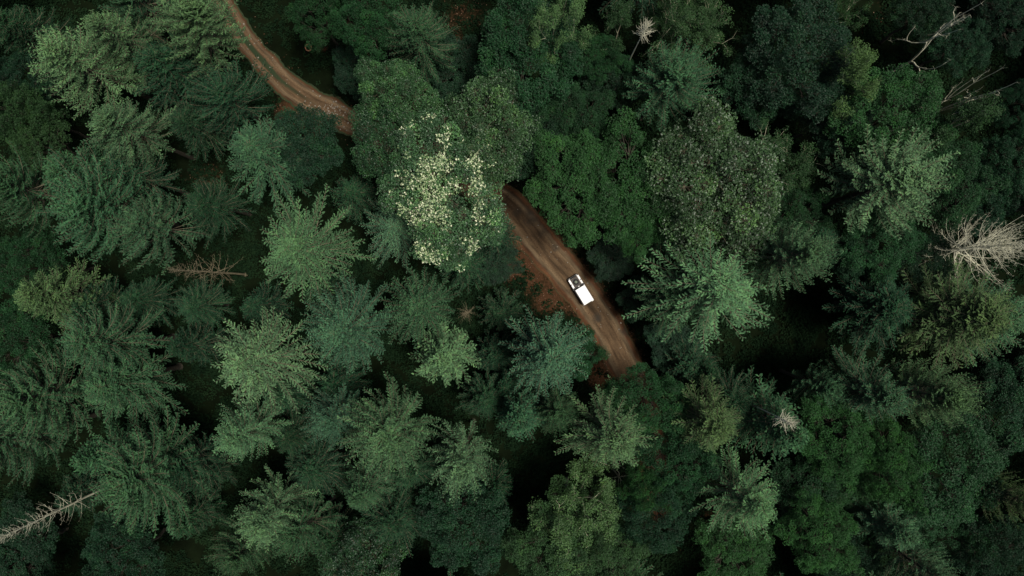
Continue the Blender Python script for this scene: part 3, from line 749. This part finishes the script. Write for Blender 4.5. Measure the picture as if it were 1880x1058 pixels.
for nm_, arr in (('damp', DAMP), ('grassy', GRA)):
    at_ = rme.attributes.new(nm_, 'FLOAT', 'POINT'); at_.data.foreach_set('value', np.array(arr, np.float32))
ro = bpy.data.objects.new('dirt_road', rme); COL.objects.link(ro); tag(ro, kind='structure')

def ramp_mat(name, cols, rough=.7):
    m, nt, out = new_mat(name)
    at = N(nt, 'ShaderNodeAttribute', attribute_name='var'); cr = N(nt, 'ShaderNodeValToRGB')
    e = cr.color_ramp.elements
    e[0].color = cols[0] + (1,); e[1].color = cols[-1] + (1,)
    for i, c in enumerate(cols[1:-1]): q = e.new((i + 1) / (len(cols) - 1)); q.color = c + (1,)
    nt.links.new(at.outputs['Fac'], cr.inputs[0])
    pb = N(nt, 'ShaderNodeBsdfPrincipled'); pb.inputs['Roughness'].default_value = rough; pb.inputs['Specular IOR Level'].default_value = .25 if rough < 1 else .03
    nt.links.new(cr.outputs[0], pb.inputs['Base Color']); nt.links.new(pb.outputs[0], out.inputs['Surface'])
    return m
def gz(x, y):
    fx = np.interp(x, gx, np.arange(nx)); fy = np.interp(y, gy, np.arange(ny))
    return GZ[np.rint(fx).astype(int), np.rint(fy).astype(int)]
# fallen leaves: beside the track and in the red banks
q = np.random.default_rng(77)
n = 260000
x = q.uniform(-80, 80, n); y = q.uniform(-48, 48, n)
w = litter_w(x, y); rd = road_dist(x, y)
w = np.where(rd < -.2, np.exp(-(np.abs(rd) - .2) / .55) * .35 + .008, w)
pn = np.array([noise.noise(Vector((a * .6, b_ * .6, 0))) for a, b_ in zip(x, y)])
keep = q.random(n) < w * np.clip(.45 + 1.3 * pn, .08, 1)
x, y, w, rd = x[keep], y[keep], w[keep], rd[keep]
z = np.where(rd < .1, .07, gz(x, y) + .05) + q.uniform(0, .05, len(x))
ac = Acc(); ang = q.uniform(0, 2 * PI, len(x))
ac.add(blades(np.column_stack([x, y, z]), np.column_stack([np.cos(ang), np.sin(ang), q.normal(0, .2, len(x))]), q.uniform(.10, .24, len(x)), .13, rng=q), q.random(len(x)))
lo = bpy.data.objects.new('leaf_litter', ac.mesh('leaf_litter', [ramp_mat('fallen_leaves', [(.02, .013, .008), (.055, .025, .012), (.12, .044, .019), (.07, .045, .025), (.22, .13, .08)])]))
COL.objects.link(lo); tag(lo, 'fallen rust red and brown leaves strewn along the dirt track', 'fallen leaves', kind='stuff')
# stones on the track, most of them in the broken patch of its upper part
n = 2600; k_ = q.integers(20, RN - 60, n); uu = q.uniform(-.85, .85, n); x = RP[k_, 0] + RNm[k_, 0] * uu * RW[k_] / 2; y = RP[k_, 1] + RNm[k_, 1] * uu * RW[k_] / 2
c = W(602, 207); pw = np.exp(-(((x - c[0]) / 3.2) ** 2 + ((y - c[1]) / 1.6) ** 2)); keep = q.random(n) < .05 + pw
x, y = x[keep], y[keep]; sz = q.uniform(.03, .09, len(x)) * (1 + q.random(len(x)))
gv = []; gq = []
for a_, b_, r_ in zip(x, y, sz):
    o_ = len(gv); r3 = q.uniform(.6, 1.2, 8) * r_
    for i_, (sx_, sy_, sz_) in enumerate(((-1, -1, -1), (1, -1, -1), (1, 1, -1), (-1, 1, -1), (-1, -1, 1), (1, -1, 1), (1, 1, 1), (-1, 1, 1))):
        f_ = .62 if sz_ > 0 else 1
        gv.append((a_ + sx_ * r3[i_] * f_, b_ + sy_ * r3[(i_ + 3) % 8] * f_, .065 + (r3[i_] * .9 if sz_ > 0 else -.03)))
    for f4 in ((4, 5, 6, 7), (0, 1, 5, 4), (1, 2, 6, 5), (2, 3, 7, 6), (3, 0, 4, 7)): gq.append([o_ + t_ for t_ in f4])
so = bpy.data.objects.new('gravel', np_mesh('gravel', gv, gq, [plain_mat('grey_stone', (.22, .19, .15), scale=.8, var=.5)], smooth=False))
COL.objects.link(so); tag(so, 'loose pale stones scattered on the dirt track', 'gravel', kind='stuff')
# ferns and low bushes
n = 9500
x = q.uniform(-82, 82, n); y = q.uniform(-50, 50, n); rd = road_dist(x, y); w = litter_w(x, y)
keep = (rd > .25) & (q.random(n) < (1 - .55 * np.clip(w * 1.2, 0, 1)))
x, y, rd = x[keep], y[keep], rd[keep]
rad = q.uniform(.45, 1.25, len(x)) * np.clip(rd / 2.2, .28, 1); hh = rad * q.uniform(.5, 1.1, len(x))
nl = (70 * rad ** 1.6).astype(int) + 18
idx = np.repeat(np.arange(len(x)), nl)
d = unit(q.normal(0, 1, (len(idx), 3))); d[:, 2] = np.abs(d[:, 2])
P = np.column_stack([x, y, gz(x, y)])[idx] + d * np.column_stack([rad, rad, hh])[idx] * q.uniform(.4, 1.05, (len(idx), 1))
cv = q.random(len(x))
ac = Acc(); ac.add(blades(P, d * [1, 1, .3] + q.normal(0, .4, d.shape), .34 * q.uniform(.6, 1.3, len(idx)), .2, rng=q), np.clip(cv[idx] * .7 + q.uniform(0, .3, len(idx)), 0, 1))
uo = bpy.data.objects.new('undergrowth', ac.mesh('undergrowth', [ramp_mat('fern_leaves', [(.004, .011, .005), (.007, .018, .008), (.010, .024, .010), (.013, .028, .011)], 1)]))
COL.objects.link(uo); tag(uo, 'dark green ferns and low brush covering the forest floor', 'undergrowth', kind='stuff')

# ------------------------------------------------------------------ ring of rusty iron lying in the ferns
bm = bmesh.new()
K1, K2 = 28, 8; vs = []
for i in range(K1):
    a_ = 2 * PI * i / K1
    for j_ in range(K2):
        b_ = 2 * PI * j_ / K2; r_ = .46 + .085 * math.cos(b_)
        vs.append(bm.verts.new((r_ * math.cos(a_), r_ * math.sin(a_), .09 * math.sin(b_))))
for i in range(K1):
    for j_ in range(K2):
        bm.faces.new((vs[i * K2 + j_], vs[((i + 1) % K1) * K2 + j_], vs[((i + 1) % K1) * K2 + (j_ + 1) % K2], vs[i * K2 + (j_ + 1) % K2]))
me = bpy.data.meshes.new('ring'); bm.to_mesh(me); bm.free()
me.materials.append(plain_mat('faded_orange_rubber', (.28, .13, .07), scale=6, var=.3))
o = bpy.data.objects.new('rubber_ring', me); COL.objects.link(o); px_ = W(570, 92); o.location = (px_[0], px_[1], 1.25); o.rotation_euler = (.12, -.1, 0)
tag(o, 'small faded orange ring lying on dark ferns right of the upper track', 'ring')

# ------------------------------------------------------------------ vehicle
M_WHITE = plain_mat('white_paint', (.80, .79, .77), rough=.35, spec=.5, var=.03, scale=3)
M_BLACK = plain_mat('black_trim', (.018, .017, .016), rough=.5, var=.2)
M_RUBBER = plain_mat('tyre_rubber', (.022, .021, .020), rough=.85, var=.25, scale=8)
M_GLASS = plain_mat('dark_glass', (.012, .015, .016), rough=.08, spec=.8, var=.05)
M_HOOD = plain_mat('dusty_matt_bonnet', (.085, .068, .055), rough=.7, var=.25, scale=4)
M_STEEL = plain_mat('worn_steel', (.13, .15, .11), rough=.45, metal=.3, var=.2)
M_LAMP = plain_mat('lamp_glass', (.7, .7, .65), rough=.15, spec=.7, var=.05)
M_RED = plain_mat('red_lens', (.35, .02, .015), rough=.2, var=.1)

def bev_box(bm, x0, x1, y0, y1, z0, z1, bev=.02, seg=2, taper=None):
    r = bmesh.ops.create_cube(bm, size=1)['verts']
    for v in r:
        v.co = Vector(((x0 + x1) / 2 + v.co.x * (x1 - x0), (y0 + y1) / 2 + v.co.y * (y1 - y0), (z0 + z1) / 2 + v.co.z * (z1 - z0)))
        if taper and v.co.z > (z0 + z1) / 2: v.co = Vector(taper(v.co))
    if bev:
        es = list({e for v in r for e in v.link_edges})
        bmesh.ops.bevel(bm, geom=es, offset=bev, segments=seg, profile=.6, affect='EDGES')
def mobj(name, bm, mat, parent, label=None, smooth=False):
    bmesh.ops.recalc_face_normals(bm, faces=bm.faces)
    me = bpy.data.meshes.new(name); bm.to_mesh(me); bm.free(); me.materials.append(mat)
    if smooth: me.polygons.foreach_set('use_smooth', [True] * len(me.polygons))
    o = bpy.data.objects.new(name, me); COL.objects.link(o); o.parent = parent
    if label: o['label'] = label
    return o
def extrude_profile(bm, pts, y0, y1):
    a = [bm.verts.new((p[0], y0, p[1])) for p in pts]; b_ = [bm.verts.new((p[0], y1, p[1])) for p in pts]
    n_ = len(pts)
    f1 = bm.faces.new(a); f2 = bm.faces.new(b_[::-1])
    for i in range(n_): bm.faces.new((a[i], b_[i], b_[(i + 1) % n_], a[(i + 1) % n_]))
    bmesh.ops.triangulate(bm, faces=[f1, f2])
def lathe(bm, prof, cx_, cy_, cz_, seg=28, axis='y'):
    rings = []
    for r_, t_ in prof:
        ring = []
        for i in range(seg):
            a_ = 2 * PI * i / seg; c_, s_ = r_ * math.cos(a_), r_ * math.sin(a_)
            ring.append(bm.verts.new((cx_ + c_, cy_ + t_, cz_ + s_) if axis == 'y' else (cx_ + c_, cy_ + s_, cz_ + t_)))
        rings.append(ring)
    for k in range(len(rings) - 1):
        for i in range(seg):
            bm.faces.new((rings[k][i], rings[k][(i + 1) % seg], rings[k + 1][(i + 1) % seg], rings[k + 1][i]))
    if prof[0][0] > 1e-4: bm.faces.new(rings[0])
    if prof[-1][0] > 1e-4: bm.faces.new(rings[-1][::-1])

car = empty('off_road_vehicle', (0, 0, 0))
tag(car, 'boxy white off-road vehicle with spare wheel on dark bonnet, driving along the dirt track', 'vehicle')
pf = W(1051, 508, 1.0); pr = W(1082, 557, 1.6)
cx_, cy_ = (pf[0] + pr[0]) / 2, (pf[1] + pr[1]) / 2
car.location = (cx_, cy_, .05)
car.rotation_euler = (0, 0, math.atan2(pf[1] - pr[1], pf[0] - pr[0]))
# x forward; body 4.5 x 1.8
def arch(xc, r, z0, n=9): return [(xc + r * math.cos(PI * i / (n - 1)), z0 + r * math.sin(PI * i / (n - 1)) * .95) for i in range(n)]
prof = [(2.12, .55)] + arch(1.42, .46, .55)[0:] + [(.9, .50), (-.75, .50)] + arch(-1.3, .46, .55) + [(-2.12, .55), (-2.16, .75), (-2.16, 1.22), (.62, 1.22), (.66, 1.12), (2.12, 1.08), (2.16, .9)]
bm = bmesh.new(); 
for y0, y1 in ((-.88, -.60), (.60, .88)): extrude_profile(bm, prof, y0, y1)
bev_box(bm, -2.14, .62, -.598, .598, .52, 1.2, 0)
bev_box(bm, .62, 2.1, -.598, .598, .55, 1.0, 0)
mobj('body', bm, M_WHITE, car)
# white wing tops either side of the bonnet
for s in (-1, 1):
    bm = bmesh.new(); bev_box(bm, .70, 2.14, min(s * .63, s * .88), max(s * .63, s * .88), 1.083, 1.125, .02); mobj('wing_top', bm, M_WHITE, car)
    bm = bmesh.new(); bev_box(bm, 1.28, 1.40, min(s * .70, s * .895), max(s * .70, s * .895), 1.127, 1.16, .01); mobj('wing_step', bm, M_BLACK, car)
bm = bmesh.new(); bev_box(bm, .72, 2.08, -.59, .59, 1.003, 1.17, .04, 3, taper=lambda c: (c.x, c.y * (.94 if c.x > 1 else 1), c.z - (.03 if c.x > 1 else 0)))
bon = mobj('bonnet', bm, M_HOOD, car)
bm = bmesh.new(); bev_box(bm, .90, 1.88, -.42, .42, 1.172, 1.19, .005); mobj('bonnet_panel', bm, M_BLACK, bon)
spare = bpy.data.objects.new('spare_wheel', None); COL.objects.link(spare); spare.parent = car; spare.empty_display_size = .3
bpy.data.objects.remove(spare)
bm = bmesh.new(); lathe(bm, [(.17, 1.20), (.20, 1.33), (.30, 1.40), (.37, 1.38), (.41, 1.30), (.39, 1.21), (.30, 1.195)], 1.38, 0, 0, 32, 'z')
spare = mobj('spare_wheel', bm, M_RUBBER, car, 'black spare tyre lying flat on the bonnet', True)
bm = bmesh.new(); lathe(bm, [(.001, 1.37), (.06, 1.37), (.075, 1.33), (.15, 1.31), (.20, 1.345), (.205, 1.30)], 1.38, 0, 0, 24, 'z'); mobj('rim', bm, M_STEEL, spare, None, True)
# bulkhead, cowl, windscreen
bm = bmesh.new(); bev_box(bm, .46, .72, -.86, .86, 1.127, 1.235, .02); cw = mobj('cowl', bm, M_BLACK, car)
bm = bmesh.new(); bev_box(bm, .55, .68, -.14, .10, 1.237, 1.27, .01); mobj('air_vent', bm, M_LAMP, cw)
bm = bmesh.new(); bev_box(bm, .36, .52, -.80, .80, 1.237, 1.86, .02, 2, taper=lambda c: (c.x - .18, c.y * .95, c.z)); ws = mobj('windscreen', bm, M_GLASS, car)
for s in (-1, 1):
    bm = bmesh.new(); a_ = Vector((.55, s * .1, 1.26)); bev_box(bm, .54, .57, min(s * .12, s * .55), max(s * .12, s * .55), 1.275, 1.295, .004); mobj('wiper', bm, M_BLACK, ws)
# cabin upper sides and glazing
bm = bmesh.new()
bev_box(bm, -2.14, .36, -.86, .86, 1.222, 1.87, .03, 2, taper=lambda c: (c.x - (.14 if c.x > 0 else -.05), c.y * .93, c.z)); mobj('cabin', bm, M_WHITE, car)
for s in (-1, 1):
    for x0, x1 in ((-.30, .20), (-1.12, -.42), (-1.98, -1.25)):
        bm = bmesh.new(); bev_box(bm, x0, x1, min(s * .815, s * .853), max(s * .815, s * .853), 1.34, 1.74, .012, 2, taper=lambda c: (c.x, c.y - s * .026, c.z)); mobj('side_window', bm, M_GLASS, car)
bm = bmesh.new(); bev_box(bm, -2.165, -2.11, -.55, .55, 1.36, 1.74, .012, 2, taper=lambda c: (c.x + .03, c.y, c.z)); mobj('rear_window', bm, M_GLASS, car)
# roof
bm = bmesh.new(); bev_box(bm, -2.20, .40, -.83, .83, 1.90, 1.985, .035, 3, taper=lambda c: (c.x * .99, c.y * .965, c.z))
rf = mobj('roof', bm, M_WHITE, car)
bm = bmesh.new(); bev_box(bm, -2.17, .43, -.865, .865, 1.872, 1.898, .008); mobj('rain_gutter', bm, M_BLACK, rf)
for yy in (-.5, -.17, .17, .5):
    bm = bmesh.new(); bev_box(bm, -2.0, .18, yy - .035, yy + .035, 1.984, 1.999, .006); mobj('roof_rib', bm, M_WHITE, rf)
# rear step pieces that show past the roof
bm = bmesh.new(); bev_box(bm, -2.34, -2.165, -.86, -.50, .62, 1.1, .02); mobj('rear_box', bm, M_WHITE, car)
bm = bmesh.new()
for yy in (.20, .48): bev_box(bm, -2.25, -2.21, yy - .02, yy + .02, .6, 1.93, .008)
for zz in (.8, 1.05, 1.3, 1.55, 1.8): bev_box(bm, -2.245, -2.215, .222, .458, zz - .015, zz + .015, .006)
mobj('rear_ladder', bm, M_BLACK, car)
bm = bmesh.new(); bev_box(bm, -2.32, -2.165, -.85, .85, .45, .585, .02); mobj('bumper', bm, M_BLACK, car, 'black rear bumper')
bm = bmesh.new(); bev_box(bm, 2.17, 2.36, -.86, .86, .5, .68, .03); mobj('bumper', bm, M_BLACK, car, 'black front bumper')
bm = bmesh.new(); bev_box(bm, 2.165, 2.20, -.38, .38, .70, 1.05, .01)
mobj('grille', bm, M_BLACK, car)
for s in (-1, 1):
    bm = bmesh.new(); lathe(bm, [(.001, 0.06), (.06, .05), (.10, .02), (.11, 0), (.11, -.03)], 0, 0, 0, 20, 'z')
    for v in bm.verts: v.co = Vector((2.175 + v.co.z, s * .62 + v.co.x, .88 + v.co.y))
    mobj('headlight', bm, M_LAMP, car, None, True)
    bm = bmesh.new(); lathe(bm, [(.001, 0.03), (.03, .025), (.042, 0)], 0, 0, 0, 14, 'z')
    for v in bm.verts: v.co = Vector((-2.165 - v.co.z, s * .78 + v.co.x, .95 + v.co.y))
    mobj('tail_light', bm, M_RED, car, None, True)
    bm = bmesh.new(); bev_box(bm, .50, .60, min(s * .90, s * 1.06), max(s * .90, s * 1.06), 1.30, 1.50, .02); mi = mobj('wing_mirror', bm, M_BLACK, car)
    bm = bmesh.new(); bev_box(bm, .53, .56, min(s * .86, s * .90), max(s * .86, s * .90), 1.33, 1.36, .004); mobj('mirror_arm', bm, M_BLACK, mi)
    bm = bmesh.new(); bev_box(bm, 2.20, 2.30, s * .62 - .07, s * .62 + .07, .70, .76, .01); mobj('bumper_lamp', bm, M_LAMP, car)
    for xx in (-.25, -1.1):
        bm = bmesh.new(); bev_box(bm, xx - .06, xx + .06, min(s * .881, s * .905), max(s * .881, s * .905), 1.08, 1.11, .005); mobj('door_handle', bm, M_BLACK, car)
    for xx in (1.42, -1.3):
        bm = bmesh.new(); c = s * .76
        lathe(bm, [(.20, c - .10), (.30, c - .115), (.37, c - .10), (.39, c), (.37, c + .10), (.30, c + .115), (.20, c + .10)], xx, 0, .39, 30, 'y')
        wh = mobj('wheel', bm, M_RUBBER, car, None, True)
        bm = bmesh.new(); lathe(bm, [(.001, s * .83), (.07, s * .84), (.09, s * .80), (.17, s * .80), (.205, s * .85), (.205, s * .70)], xx, 0, .39, 24, 'y'); mobj('rim', bm, M_WHITE, wh, None, True)

# ------------------------------------------------------------------ light, sky, camera
SUN_EL, SUN_AZ = 74, 100          # degrees; azimuth measured from +Y (photo top) clockwise
w = bpy.data.worlds.new('World'); sc.world = w; w.use_nodes = True
nt = w.node_tree; bg = nt.nodes['Background']
sky = nt.nodes.new('ShaderNodeTexSky'); sky.sky_type = 'NISHITA'; sky.sun_disc = False
sky.sun_elevation = math.radians(SUN_EL); sky.sun_rotation = math.radians(SUN_AZ); sky.air_density = .6; sky.dust_density = 2.0; sky.ozone_density = 0
nt.links.new(sky.outputs[0], bg.inputs['Color']); bg.inputs['Strength'].default_value = .05
ld = bpy.data.lights.new('sun', 'SUN'); ld.energy = 3.0; ld.angle = math.radians(13); ld.color = (1, .95, .86)
lo_ = bpy.data.objects.new('sun', ld); COL.objects.link(lo_)
el = math.radians(SUN_EL); az = math.radians(SUN_AZ)
dv = Vector((math.sin(az) * math.cos(el), math.cos(az) * math.cos(el), math.sin(el)))
lo_.rotation_euler = dv.to_track_quat('Z', 'Y').to_euler(); lo_.location = dv * 200

cd = bpy.data.cameras.new('camera'); cam = bpy.data.objects.new('camera', cd); COL.objects.link(cam)
cam.location = (0, 0, H); cam.rotation_euler = (0, 0, 0); cd.sensor_width = 36; cd.lens = 36 * F / 1880; cd.clip_end = 3000
sc.camera = cam
sc.view_settings.view_transform = 'Standard'; sc.view_settings.look = 'None'
sc.view_settings.exposure = 0.36; sc.view_settings.gamma = 1
